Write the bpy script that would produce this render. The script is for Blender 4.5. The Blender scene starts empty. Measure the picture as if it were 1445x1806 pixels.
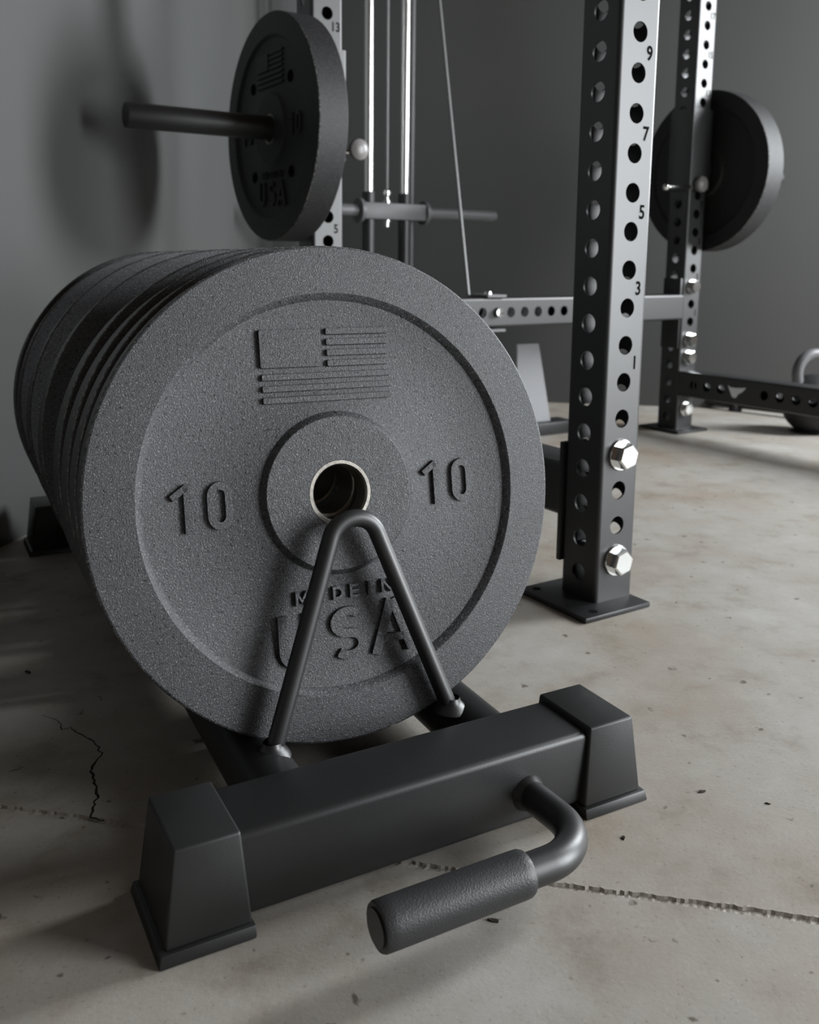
import bpy, bmesh, math, random
from mathutils import Vector, Matrix
from math import sin, cos, pi, radians

scene = bpy.context.scene
COL = scene.collection
random.seed(4)

# ------------------------------------------------------------------ camera
TH, RO, CH, FPX = 0.1627437, 0.0098610, 0.4784223, 1618.48
fw = Vector((0, cos(TH), -sin(TH))); rt = Vector((1, 0, 0)); up = rt.cross(fw)
r2 = cos(RO) * rt + sin(RO) * up
u2 = -sin(RO) * rt + cos(RO) * up
cam = bpy.data.cameras.new('camera')
cam_ob = bpy.data.objects.new('camera', cam)
COL.objects.link(cam_ob)
cam_ob.matrix_world = Matrix(((r2.x, u2.x, -fw.x, 0), (r2.y, u2.y, -fw.y, 0), (r2.z, u2.z, -fw.z, CH), (0, 0, 0, 1)))
cam.sensor_fit = 'VERTICAL'
cam.sensor_height = 30.0
cam.sensor_width = 24.0
cam.lens = FPX / 1806 * 30.0
cam.shift_y = -172.05 / 1806
cam.clip_start = 0.01
cam.dof.use_dof = True
cam.dof.focus_distance = 0.80
cam.dof.aperture_fstop = 7.5
scene.camera = cam_ob

# ------------------------------------------------------------------ light
world = bpy.data.worlds.new('world'); scene.world = world
world.use_nodes = True
wn = world.node_tree
bg = wn.nodes['Background']
bg.inputs['Color'].default_value = (1.0, 0.69, 0.46, 1)
bg.inputs['Strength'].default_value = 0.042

def area(name, loc, target, sx, sy, power, color, spread=180):
    l = bpy.data.lights.new(name, 'AREA'); l.shape = 'RECTANGLE'
    l.size = sx; l.size_y = sy; l.energy = power; l.color = color; l.spread = radians(spread)
    o = bpy.data.objects.new(name, l); COL.objects.link(o)
    o.location = loc
    o.rotation_euler = (Vector(target) - Vector(loc)).to_track_quat('-Z', 'Y').to_euler()
    return o
# the open garage door to the right of the bay
area('door_daylight', (2.9, 0.20, 0.92), (-0.1, 0.30, 0.75), 1.15, 1.8, 57, (0.93, 0.97, 1.0), 115)
# the second bay opening, further along the same side
area('side_door_daylight', (2.6, 2.30, 1.35), (-0.7, 1.75, 0.70), 0.55, 1.3, 105, (0.93, 0.97, 1.0))
# soft fill added from behind the camera on the right, no window known
area('front_fill', (3.1, -1.5, 0.85), (0.2, 0.9, 0.4), 1.3, 0.9, 9, (0.95, 0.97, 1.0))

scene.view_settings.view_transform = 'Standard'
scene.view_settings.look = 'None'
scene.view_settings.exposure = 0.18
scene.view_settings.gamma = 1.0
scene.view_settings.use_curve_mapping = False

# ------------------------------------------------------------------ materials
def new_mat(name):
    m = bpy.data.materials.new(name); m.use_nodes = True
    nt = m.node_tree
    return m, nt, nt.nodes['Principled BSDF']

def N(nt, t, **kw):
    n = nt.nodes.new(t)
    for k, v in kw.items():
        if k in n.inputs: n.inputs[k].default_value = v
        else: setattr(n, k, v)
    return n

def ramp(nt, fac, stops):
    r = nt.nodes.new('ShaderNodeValToRGB')
    while len(r.color_ramp.elements) < len(stops): r.color_ramp.elements.new(0.5)
    for e, (p, c) in zip(r.color_ramp.elements, stops):
        e.position = p; e.color = c if len(c) == 4 else (*c, 1)
    nt.links.new(fac, r.inputs['Fac'])
    return r

def coords(nt, scale=None):
    tc = nt.nodes.new('ShaderNodeTexCoord')
    return tc.outputs['Object']

def noise(nt, vec, scale, detail=3.0, rough=0.5):
    n = nt.nodes.new('ShaderNodeTexNoise')
    n.inputs['Scale'].default_value = scale; n.inputs['Detail'].default_value = detail
    n.inputs['Roughness'].default_value = rough
    nt.links.new(vec, n.inputs['Vector'])
    return n

def bump(nt, height, strength, dist, bsdf, prev=None):
    b = nt.nodes.new('ShaderNodeBump')
    b.inputs['Strength'].default_value = strength; b.inputs['Distance'].default_value = dist
    nt.links.new(height, b.inputs['Height'])
    if prev: nt.links.new(prev.outputs['Normal'], b.inputs['Normal'])
    nt.links.new(b.outputs['Normal'], bsdf.inputs['Normal'])
    return b

def simple(name, color, rough, metal=0.0, spec=0.5, bscale=0, bstr=0.2, bdist=0.0005, vary=0.0):
    m, nt, p = new_mat(name)
    p.inputs['Base Color'].default_value = (*color, 1)
    p.inputs['Roughness'].default_value = rough
    p.inputs['Metallic'].default_value = metal
    p.inputs['Specular IOR Level'].default_value = spec
    co = coords(nt)
    if bscale:
        n = noise(nt, co, bscale, 2.0)
        bump(nt, n.outputs['Fac'], bstr, bdist, p)
    if vary:
        n2 = noise(nt, co, 14.0, 4.0)
        r = ramp(nt, n2.outputs['Fac'], [(0.3, tuple(c * (1 - vary) for c in color)), (0.7, tuple(c * (1 + vary) for c in color))])
        nt.links.new(r.outputs['Color'], p.inputs['Base Color'])
    return m

def rubber(name, base, rough, dust=True, grain=1.0):
    m, nt, p = new_mat(name)
    co = coords(nt)
    fine = noise(nt, co, 850.0, 2.0, 0.6)
    mid = noise(nt, co, 160.0, 3.0, 0.6)
    big = noise(nt, co, 9.0, 4.0, 0.6)
    r = ramp(nt, big.outputs['Fac'], [(0.3, tuple(c * 0.86 for c in base)), (0.7, tuple(c * 1.16 for c in base))])
    # pale crumb flecks pressed in the reclaimed rubber and dark pits
    fl = noise(nt, co, 640.0, 1.0, 0.5)
    rf = ramp(nt, fl.outputs['Fac'], [(0.60, (0, 0, 0)), (0.70, (1, 1, 1))])
    mx = nt.nodes.new('ShaderNodeMixRGB'); mx.blend_type = 'ADD'
    sc = nt.nodes.new('ShaderNodeMath'); sc.operation = 'MULTIPLY'; sc.inputs[1].default_value = 0.60 * grain
    nt.links.new(rf.outputs['Color'], sc.inputs[0])
    nt.links.new(sc.outputs[0], mx.inputs['Fac'])
    nt.links.new(r.outputs['Color'], mx.inputs['Color1'])
    mx.inputs['Color2'].default_value = (0.20, 0.20, 0.205, 1)
    pit = noise(nt, co, 300.0, 1.5, 0.5)
    rp = ramp(nt, pit.outputs['Fac'], [(0.28, (0.16, 0.16, 0.16)), (0.41, (1, 1, 1))])
    mp = nt.nodes.new('ShaderNodeMixRGB'); mp.blend_type = 'MULTIPLY'; mp.inputs['Fac'].default_value = 1.0
    nt.links.new(mx.outputs['Color'], mp.inputs['Color1']); nt.links.new(rp.outputs['Color'], mp.inputs['Color2'])
    cr = noise(nt, co, 120.0, 0.0, 0.5)
    rc = ramp(nt, cr.outputs['Fac'], [(0.80, (0, 0, 0)), (0.81, (1, 1, 1) if grain > 0.9 else (0, 0, 0))])
    mc = nt.nodes.new('ShaderNodeMixRGB'); mc.inputs['Color2'].default_value = (0.42, 0.40, 0.36, 1)
    ln = nt.nodes.new('ShaderNodeVectorMath'); ln.operation = 'LENGTH'
    fl2 = nt.nodes.new('ShaderNodeVectorMath'); fl2.operation = 'MULTIPLY'; fl2.inputs[1].default_value = (1, 1, 0)
    nt.links.new(co, fl2.inputs[0]); nt.links.new(fl2.outputs[0], ln.inputs[0])
    gt = nt.nodes.new('ShaderNodeMath'); gt.operation = 'GREATER_THAN'; gt.inputs[1].default_value = 0.2235
    nt.links.new(ln.outputs['Value'], gt.inputs[0])
    mm = nt.nodes.new('ShaderNodeMath'); mm.operation = 'MULTIPLY'
    nt.links.new(gt.outputs[0], mm.inputs[0]); nt.links.new(rc.outputs['Color'], mm.inputs[1])
    # crumbly pale edge where the face meets the rim
    sx = nt.nodes.new('ShaderNodeSeparateXYZ'); nt.links.new(co, sx.inputs[0])
    zz = nt.nodes.new('ShaderNodeMath'); zz.operation = 'COMPARE'; zz.inputs[1].default_value = -0.0016; zz.inputs[2].default_value = 0.0009
    nt.links.new(sx.outputs['Z'], zz.inputs[0])
    en = noise(nt, co, 300.0, 2.0, 0.6)
    re_ = ramp(nt, en.outputs['Fac'], [(0.50, (0, 0, 0)), (0.60, (0.5, 0.5, 0.5))])
    m3 = nt.nodes.new('ShaderNodeMath'); m3.operation = 'MULTIPLY'
    nt.links.new(zz.outputs[0], m3.inputs[0]); nt.links.new(gt.outputs[0], m3.inputs[1])
    m4 = nt.nodes.new('ShaderNodeMath'); m4.operation = 'MULTIPLY'
    nt.links.new(m3.outputs[0], m4.inputs[0]); nt.links.new(re_.outputs['Color'], m4.inputs[1])
    m5 = nt.nodes.new('ShaderNodeMath'); m5.operation = 'MAXIMUM'
    nt.links.new(m4.outputs[0], m5.inputs[0]); nt.links.new(mm.outputs[0], m5.inputs[1])
    nt.links.new(m5.outputs[0], mc.inputs['Fac']); nt.links.new(mp.outputs['Color'], mc.inputs['Color1'])
    nt.links.new(mc.outputs['Color'], p.inputs['Base Color'])
    p.inputs['Roughness'].default_value = rough
    p.inputs['Specular IOR Level'].default_value = 0.5
    b1 = bump(nt, mid.outputs['Fac'], 0.22 * grain, 0.0012, p)
    bump(nt, fine.outputs['Fac'], 0.75 * grain, 0.0008, p, b1)
    return m

M_RUB = rubber('grained_black_rubber', (0.047, 0.048, 0.052), 0.50)
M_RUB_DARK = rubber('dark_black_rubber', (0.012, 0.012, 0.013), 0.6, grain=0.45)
M_POWDER = simple('black_powder_coat', (0.015, 0.015, 0.0155), 0.42, 0, 0.5, 900, 0.25, 0.0003, 0.1)
M_POWDER_SATIN = simple('satin_black_powder_coat', (0.015, 0.015, 0.0155), 0.43, 0, 0.75, 700, 0.12, 0.0003, 0.08)
M_CAP = simple('black_moulded_plastic', (0.017, 0.017, 0.017), 0.46, 0, 0.45, 800, 0.3, 0.0002, 0.2)
M_GRIP = simple('black_grip_rubber', (0.026, 0.026, 0.027), 0.45, 0, 0.5, 800, 0.5, 0.0006)
M_STEEL = simple('zinc_plated_steel', (0.86, 0.87, 0.86), 0.16, 1.0, 0.5, 300, 0.05, 0.0003)
M_RING = simple('worn_steel', (0.34, 0.32, 0.29), 0.42, 1.0, 0.5, 260, 0.3, 0.0006, 0.25)
M_CHROME = simple('chrome', (0.92, 0.92, 0.91), 0.24, 1.0)
M_GREYSTEEL = simple('grey_painted_steel', (0.14, 0.14, 0.145), 0.42, 0.0, 0.5, 500, 0.1, 0.0003, 0.06)
M_WIRE = simple('grey_coated_wire', (0.22, 0.22, 0.22), 0.45, 0.3)
M_KNOB = simple('grey_knob_plastic', (0.20, 0.19, 0.185), 0.32, 0.0, 0.5)
M_NUM = simple('black_print_and_hole_shade', (0.003, 0.003, 0.003), 0.9, 0, 0.05)
M_PURPLE = simple('purple_band_vinyl', (0.16, 0.03, 0.28), 0.5)
M_CRACK = simple('crack_shadow_dirt', (0.035, 0.03, 0.026), 0.95, 0, 0.1)
M_CHIP = simple('dry_leaf_debris', (0.05, 0.042, 0.036), 0.9, 0, 0.2)

def mat_wall():
    m, nt, p = new_mat('grey_wall_paint')
    co = coords(nt)
    n = noise(nt, co, 1.3, 3.0)
    r = ramp(nt, n.outputs['Fac'], [(0.3, (0.064, 0.066, 0.066)), (0.7, (0.077, 0.077, 0.074))])
    nt.links.new(r.outputs['Color'], p.inputs['Base Color'])
    p.inputs['Roughness'].default_value = 0.5
    n2 = noise(nt, co, 120.0, 3.0)
    bump(nt, n2.outputs['Fac'], 0.15, 0.001, p)
    return m
M_WALL = mat_wall()

def mat_concrete():
    m, nt, p = new_mat('smooth_concrete')
    co = coords(nt)
    big = noise(nt, co, 2.6, 5.0, 0.6)
    mid = noise(nt, co, 13.0, 6.0, 0.65)
    fine = noise(nt, co, 260.0, 3.0, 0.6)
    r1 = ramp(nt, big.outputs['Fac'], [(0.32, (0.300, 0.250, 0.198)), (0.48, (0.350, 0.322, 0.285)), (0.66, (0.415, 0.400, 0.375))])
    r2 = ramp(nt, mid.outputs['Fac'], [(0.30, (0.66, 0.62, 0.56)), (0.45, (0.94, 0.93, 0.91)), (0.56, (1.0, 1.0, 1.0)), (0.72, (1.14, 1.14, 1.14))])
    mx = nt.nodes.new('ShaderNodeMixRGB'); mx.blend_type = 'MULTIPLY'; mx.inputs['Fac'].default_value = 0.8
    nt.links.new(r1.outputs['Color'], mx.inputs['Color1']); nt.links.new(r2.outputs['Color'], mx.inputs['Color2'])
    r3 = ramp(nt, fine.outputs['Fac'], [(0.26, (0.50, 0.47, 0.44)), (0.38, (0.97, 0.97, 0.97)), (0.62, (1.0, 1.0, 1.0)), (0.74, (1.22, 1.22, 1.22))])
    mx2 = nt.nodes.new('ShaderNodeMixRGB'); mx2.blend_type = 'MULTIPLY'; mx2.inputs['Fac'].default_value = 0.7
    nt.links.new(mx.outputs['Color'], mx2.inputs['Color1']); nt.links.new(r3.outputs['Color'], mx2.inputs['Color2'])
    # brown rust-like drips and small dark specks
    sp = noise(nt, co, 55.0, 2.0, 0.5)
    r4 = ramp(nt, sp.outputs['Fac'], [(0.26, (0.30, 0.27, 0.24)), (0.31, (1, 1, 1))])
    mx3 = nt.nodes.new('ShaderNodeMixRGB'); mx3.blend_type = 'MULTIPLY'; mx3.inputs['Fac'].default_value = 0.9
    nt.links.new(mx2.outputs['Color'], mx3.inputs['Color1']); nt.links.new(r4.outputs['Color'], mx3.inputs['Color2'])
    nt.links.new(mx3.outputs['Color'], p.inputs['Base Color'])
    rr = ramp(nt, mid.outputs['Fac'], [(0.3, (0.62, 0.62, 0.62)), (0.7, (0.48, 0.48, 0.48))])
    nt.links.new(rr.outputs['Color'], p.inputs['Roughness'])
    p.inputs['Specular IOR Level'].default_value = 0.4
    b1 = bump(nt, mid.outputs['Fac'], 0.15, 0.003, p)
    bump(nt, fine.outputs['Fac'], 0.25, 0.0006, p, b1)
    return m
M_CONC = mat_concrete()

# ------------------------------------------------------------------ mesh helpers
def mesh_obj(name, bm, mat, parent=None, smooth=True, angle=35, loc=None, rot=None):
    bmesh.ops.recalc_face_normals(bm, faces=bm.faces[:])
    me = bpy.data.meshes.new(name); bm.to_mesh(me); bm.free()
    if mat: me.materials.append(mat)
    if smooth:
        for f in me.polygons: f.use_smooth = True
        me.set_sharp_from_angle(angle=radians(angle))
    o = bpy.data.objects.new(name, me); COL.objects.link(o)
    if parent: o.parent = parent
    if loc is not None: o.location = loc
    if rot is not None: o.rotation_euler = rot
    return o

def link_copy(src, parent, matrix=None):
    c = src.copy(); COL.objects.link(c); c.parent = parent
    c.matrix_parent_inverse = Matrix()
    if matrix is not None: c.matrix_basis = matrix
    return c

def empty(name, loc, rz=0.0, label=None, cat=None, group=None):
    o = bpy.data.objects.new(name, None); COL.objects.link(o)
    o.empty_display_size = 0.05
    o.location = loc; o.rotation_euler = (0, 0, rz)
    tag(o, label, cat, group)
    return o

def tag(o, label=None, cat=None, group=None, kind=None):
    if label: o['label'] = label
    if cat: o['category'] = cat
    if group: o['group'] = group
    if kind: o['kind'] = kind
    return o

def hexa(bm, p):           # eight corners: bottom ccw 0-3, top ccw 4-7
    v = [bm.verts.new(q) for q in p]
    fs = []
    for idx in ((3, 2, 1, 0), (4, 5, 6, 7), (0, 1, 5, 4), (1, 2, 6, 5), (2, 3, 7, 6), (3, 0, 4, 7)):
        fs.append(bm.faces.new([v[i] for i in idx]))
    return v, fs

def box(bm, x0, x1, y0, y1, z0, z1, bev=0.0, seg=3):
    v, fs = hexa(bm, [(x0, y0, z0), (x1, y0, z0), (x1, y1, z0), (x0, y1, z0), (x0, y0, z1), (x1, y0, z1), (x1, y1, z1), (x0, y1, z1)])
    if bev:
        es = list({e for f in fs for e in f.edges})
        bmesh.ops.bevel(bm, geom=es, offset=bev, segments=seg, affect='EDGES', profile=0.5)

def lathe(bm, prof, seg=96, mat=None, closed=False):
    mat = mat or Matrix()
    rings = []
    for r, z in prof:
        if r < 1e-7:
            rings.append([bm.verts.new(mat @ Vector((0, 0, z)))])
        else:
            rings.append([bm.verts.new(mat @ Vector((r * cos(2 * pi * k / seg), r * sin(2 * pi * k / seg), z))) for k in range(seg)])
    pairs = list(zip(rings[:-1], rings[1:]))
    if closed: pairs.append((rings[-1], rings[0]))
    for a, b in pairs:
        for k in range(seg):
            k2 = (k + 1) % seg
            if len(a) == 1 and len(b) == 1: continue
            if len(a) == 1: bm.faces.new((a[0], b[k2], b[k]))
            elif len(b) == 1: bm.faces.new((a[k], a[k2], b[0]))
            else: bm.faces.new((a[k], a[k2], b[k2], b[k]))

def tube(bm, pts, rad, seg=24, cap=True, flat=None):
    pts = [Vector(p) for p in pts]
    if not hasattr(rad, '__len__'): rad = [rad] * len(pts)
    T = []
    for i in range(len(pts)):
        a = pts[max(i - 1, 0)]; b = pts[min(i + 1, len(pts) - 1)]
        T.append((b - a).normalized())
    ref = Vector((0, 0, 1)) if abs(T[0].z) < 0.9 else Vector((1, 0, 0))
    n = (ref - T[0] * ref.dot(T[0])).normalized()
    rings = []
    for i, p in enumerate(pts):
        n = (n - T[i] * n.dot(T[i])).normalized()
        b = T[i].cross(n)
        rings.append([bm.verts.new(p + rad[i] * (cos(2 * pi * k / seg) * n + sin(2 * pi * k / seg) * b)) for k in range(seg)])
    for a, b in zip(rings[:-1], rings[1:]):
        for k in range(seg):
            bm.faces.new((a[k], a[(k + 1) % seg], b[(k + 1) % seg], b[k]))
    if cap:
        bm.faces.new(rings[0][::-1]); bm.faces.new(rings[-1])

def fillet(pts, radii, n=10):
    pts = [Vector(p) for p in pts]
    out = [pts[0]]
    for i in range(1, len(pts) - 1):
        p, a, b = pts[i], pts[i - 1], pts[i + 1]
        d1 = (a - p).normalized(); d2 = (b - p).normalized()
        ang = d1.angle(d2); R = radii[i - 1]
        t = min(R / math.tan(ang / 2), (a - p).length * 0.95, (b - p).length * 0.95)
        R = t * math.tan(ang / 2)
        c = p + (d1 + d2).normalized() * (R / sin(ang / 2))
        s = p + d1 * t - c; e = p + d2 * t - c
        tot = s.angle(e); ax = s.cross(e).normalized()
        for k in range(n + 1):
            out.append(c + Matrix.Rotation(tot * k / n, 3, ax) @ s)
    out.append(pts[-1])
    return out

def ribbon(bm, pts, width, z0, z1, closed=False, draft=0.0006):
    """raised 2-D stroke with mitred joins and drafted sides"""
    P = [Vector((p[0], p[1])) for p in pts]; n = len(P)
    L, R, L2, R2 = [], [], [], []
    for i in range(n):
        if closed: a, b = P[i - 1], P[(i + 1) % n]
        else: a, b = P[max(i - 1, 0)], P[min(i + 1, n - 1)]
        d1 = (P[i] - a).normalized() if (P[i] - a).length > 1e-9 else (b - P[i]).normalized()
        d2 = (b - P[i]).normalized() if (b - P[i]).length > 1e-9 else d1
        n1 = Vector((-d1.y, d1.x)); n2 = Vector((-d2.y, d2.x))
        m = (n1 + n2); m = m.normalized() if m.length > 1e-6 else n1
        k = 1 / max(m.dot(n1), 0.5)
        for lst, w, z, s in ((L, width / 2, z0, 1), (R, width / 2, z0, -1), (L2, width / 2 - draft, z1, 1), (R2, width / 2 - draft, z1, -1)):
            q = P[i] + m * (w * k * s)
            lst.append(bm.verts.new((q.x, q.y, z)))
    rng = range(n if closed else n - 1)
    for i in rng:
        j = (i + 1) % n
        bm.faces.new((L2[i], R2[i], R2[j], L2[j]))
        bm.faces.new((L[i], L2[i], L2[j], L[j]))
        bm.faces.new((R2[i], R[i], R[j], R2[j]))
        bm.faces.new((L[i], L[j], R[j], R[i]))
    if not closed:
        bm.faces.new((L[0], R[0], R2[0], L2[0]))
        bm.faces.new((L[-1], L2[-1], R2[-1], R[-1]))

def round_rect(bm, x0, x1, y0, y1, r, z0, z1, draft=0.0006, n=4):
    lo, hi = [], []
    for cx, cy, a0 in ((x1 - r, y1 - r, 0), (x0 + r, y1 - r, pi / 2), (x0 + r, y0 + r, pi), (x1 - r, y0 + r, 1.5 * pi)):
        for k in range(n + 1):
            a = a0 + pi / 2 * k / n
            lo.append(bm.verts.new((cx + r * cos(a), cy + r * sin(a), z0)))
            hi.append(bm.verts.new((cx + (r - draft) * cos(a), cy + (r - draft) * sin(a), z1)))
    m = len(lo)
    for k in range(m):
        bm.faces.new((lo[k], lo[(k + 1) % m], hi[(k + 1) % m], hi[k]))
    bm.faces.new(hi); bm.faces.new(lo[::-1])

def text_bm(bm, txt, size, mat, align='CENTER', xs=1.0, offset=0.0):
    cu = bpy.data.curves.new('t', 'FONT'); cu.body = txt; cu.size = size
    cu.align_x = align; cu.align_y = 'CENTER'; cu.offset = offset; cu.resolution_u = 4
    o = bpy.data.objects.new('t', cu); COL.objects.link(o)
    me = bpy.data.meshes.new_from_object(o.evaluated_get(bpy.context.evaluated_depsgraph_get()))
    me.transform(mat @ Matrix.Diagonal((xs, 1, 1, 1)))
    bm.from_mesh(me)
    bpy.data.objects.remove(o); bpy.data.curves.remove(cu); bpy.data.meshes.remove(me)

def holed_tube(bm, W, length, t, hr, holes, rc=0.006, pitch=0.0508, seg=24):
    """hollow square tube along +z, centred on z axis. holes: {side: [z,...]} side 0:-y 1:+x 2:+y 3:-x"""
    h = W / 2; f = h - rc
    nc = 5
    for side in range(4):
        R = Matrix.Rotation(side * pi / 2, 4, 'Z')
        zs = sorted(holes.get(side, []))
        bounds = []
        cur = 0.0
        hp = pitch / 2
        def V(x, y, z): return bm.verts.new(R @ Vector((x, y, z)))
        def quad(z0, z1):
            for y, s in ((-h, 1), (-h + t, -1)):
                q = [V(-f, y, z0), V(f, y, z0), V(f, y, z1), V(-f, y, z1)]
                bm.faces.new(q if s > 0 else q[::-1])
        for z in zs:
            a = max(z - hp, 0.0, cur); b = min(z + hp, length)
            if a - cur > 1e-6: quad(cur, a)
            inner_o, inner_i = [], []
            for y, lst in ((-h, inner_o), (-h + t, inner_i)):
                outer = []
                for k in range(seg):
                    an = 2 * pi * (k + 0.5) / seg
                    cx, cz = cos(an), sin(an)
                    lst.append(V(hr * cx, y, z + hr * cz))
                    zl = (b - z) if cz > 0 else (z - a)
                    s = min(f / max(abs(cx), 1e-9), zl / max(abs(cz), 1e-9))
                    outer.append([cx * s, z + cz * s])
                # snap the point next to each corner on to it
                for X, Z in ((f, b), (-f, b), (-f, a), (f, a)):
                    k = min(range(seg), key=lambda i: (outer[i][0] - X) ** 2 + (outer[i][1] - Z) ** 2)
                    outer[k] = [X, Z]
                ov = [V(p[0], y, p[1]) for p in outer]
                for k in range(seg):
                    k2 = (k + 1) % seg
                    bm.faces.new((ov[k], ov[k2], lst[k2], lst[k]))
            for k in range(seg):
                k2 = (k + 1) % seg
                bm.faces.new((inner_o[k], inner_o[k2], inner_i[k2], inner_i[k]))
            cur = b
        if length - cur > 1e-6: quad(cur, length)
        # rounded corner
        prev = None
        for k in range(nc + 1):
            an = -pi / 2 + pi / 2 * k / nc
            ro = (f + rc * cos(an), -f + rc * sin(an))
            ri = (f + max(rc - t, 0.001) * cos(an), -f + max(rc - t, 0.001) * sin(an))
            cur4 = [V(ro[0], ro[1], 0), V(ro[0], ro[1], length), V(ri[0], ri[1], 0), V(ri[0], ri[1], length)]
            if prev:
                bm.faces.new((prev[0], cur4[0], cur4[1], prev[1]))
                bm.faces.new((cur4[2], prev[2], prev[3], cur4[3]))
                bm.faces.new((prev[1], cur4[1], cur4[3], prev[3]))
            prev = cur4
        q = [V(-f, -h, length), V(f, -h, length), V(f, -h + t, length), V(-f, -h + t, length)]
        bm.faces.new(q)
        q = [V(-f, -h, 0), V(f, -h, 0), V(f, -h + t, 0), V(-f, -h + t, 0)]
        bm.faces.new(q[::-1])
    bmesh.ops.remove_doubles(bm, verts=bm.verts[:], dist=1e-6)

# ------------------------------------------------------------------ setting
# floor: one concrete slab with a saw-cut joint and a crack
J0 = Vector((-0.359, 0.744)); JD = Vector((0.667, -0.133)).normalized(); JN = Vector((-JD.y, JD.x))
bm = bmesh.new()
rows = []
ts = [-3.5, -2.0, -1.0] + [-0.55 + 0.003 * i for i in range(560)] + [1.6, 2.5, 4.5]
for t in ts:
    w1 = 0.0042 + 0.0010 * sin(t * 23) + random.uniform(-0.0007, 0.0011); w2 = 0.0036 + random.uniform(-0.0004, 0.0005)
    lip = random.uniform(0.0, 0.00035) if random.random() < 0.35 else 0.0
    prof = [(-4.0, 0), (-w2, 0), (-w2 + 0.0022, -0.0020 + random.uniform(-0.0004, 0.0004)), (w1 - 0.0014, -0.0024 + random.uniform(-0.0005, 0.0005)), (w1, lip), (w1 + 0.0022, 0), (4.0, 0)]
    rows.append([bm.verts.new((J0 + JD * t + JN * s).to_3d() + Vector((0, 0, z))) for s, z in prof])
for a, b in zip(rows[:-1], rows[1:]):
    for k in range(6): bm.faces.new((a[k], b[k], b[k + 1], a[k + 1]))
floor = mesh_obj('floor', bm, M_CONC, smooth=False)
tag(floor, 'smooth grey concrete slab floor with a saw-cut joint', kind='structure')

def strip(bm, pts, widths, z):
    P = [Vector(p) for p in pts]
    prev = None
    for i, p in enumerate(P):
        d = (P[min(i + 1, len(P) - 1)] - P[max(i - 1, 0)]).normalized(); n = Vector((-d.y, d.x)) * widths[i] / 2
        c = [bm.verts.new((p + n).to_3d() + Vector((0, 0, z))), bm.verts.new((p - n).to_3d() + Vector((0, 0, z)))]
        if prev: bm.faces.new((prev[0], prev[1], c[1], c[0]))
        prev = c
crack = [(-0.39, 0.9123), (-0.3669, 0.9008), (-0.3554, 0.8826), (-0.3492, 0.8872), (-0.3353, 0.874), (-0.3144, 0.859), (-0.3002, 0.8361), (-0.3002, 0.8141), (-0.2983, 0.8026), (-0.2889, 0.7841), (-0.2781, 0.7629), (-0.2781, 0.7493), (-0.2738, 0.7313), (-0.261, 0.727)]
pts, wd = [], []
for i in range(len(crack) - 1):
    a, b = Vector(crack[i]), Vector(crack[i + 1])
    for k in range(4):
        q = a.lerp(b, k / 4) + Vector((random.uniform(-1, 1), random.uniform(-1, 1))) * 0.0014
        pts.append(q); wd.append((0.0006 + 0.0017 * min(1, (i + k / 4) / 7)) * random.uniform(0.6, 1.3))
pts.append(Vector(crack[-1])); wd.append(0.002)
bm = bmesh.new(); strip(bm, pts, wd, 0.00012)
ck = mesh_obj('crack', bm, M_CRACK, floor, smooth=False)

# walls (the bay is turned about ten degrees)
WA = radians(-9.6)
wx = Vector((cos(WA), sin(WA), 0)); wy = Vector((-sin(WA), cos(WA), 0))
COR = Vector((-0.372, 3.352, 0))
def wall(name, o, dx, dy, L, T, H, label):
    bm = bmesh.new()
    p = [o, o + dx * L, o + dx * L + dy * T, o + dy * T]
    hexa(bm, [tuple(q) for q in p] + [tuple(q + Vector((0, 0, H))) for q in p])
    w = mesh_obj(name, bm, M_WALL, smooth=False)
    return tag(w, label, kind='structure')
wall('wall_back', COR, wx, wy, 5.2, 0.12, 2.7, 'dark grey painted wall behind the power rack')
wall('wall_left', COR + wy * 0.12, -wy, -wx, 5.6, 0.12, 2.7, 'dark grey painted wall left of the plate stack')

# ------------------------------------------------------------------ plate storage rack on the floor
AL = 0.4996048
ua = Vector((cos(AL), sin(AL), 0)); va = Vector((-sin(AL), cos(AL), 0))
ORI = Vector((-0.25667676, 0.52007538, 0))
UC = 0.3158
rack = empty('plate_rack', ORI + ua * UC, AL, 'low black toaster-style floor rack holding the row of bumper plates', 'weight rack')
SK = 0.0276                                   # the rails run very slightly off square
BW, ZB, ZT = 0.0685, 0.009, 0.076
V_REAR = 0.989

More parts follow.
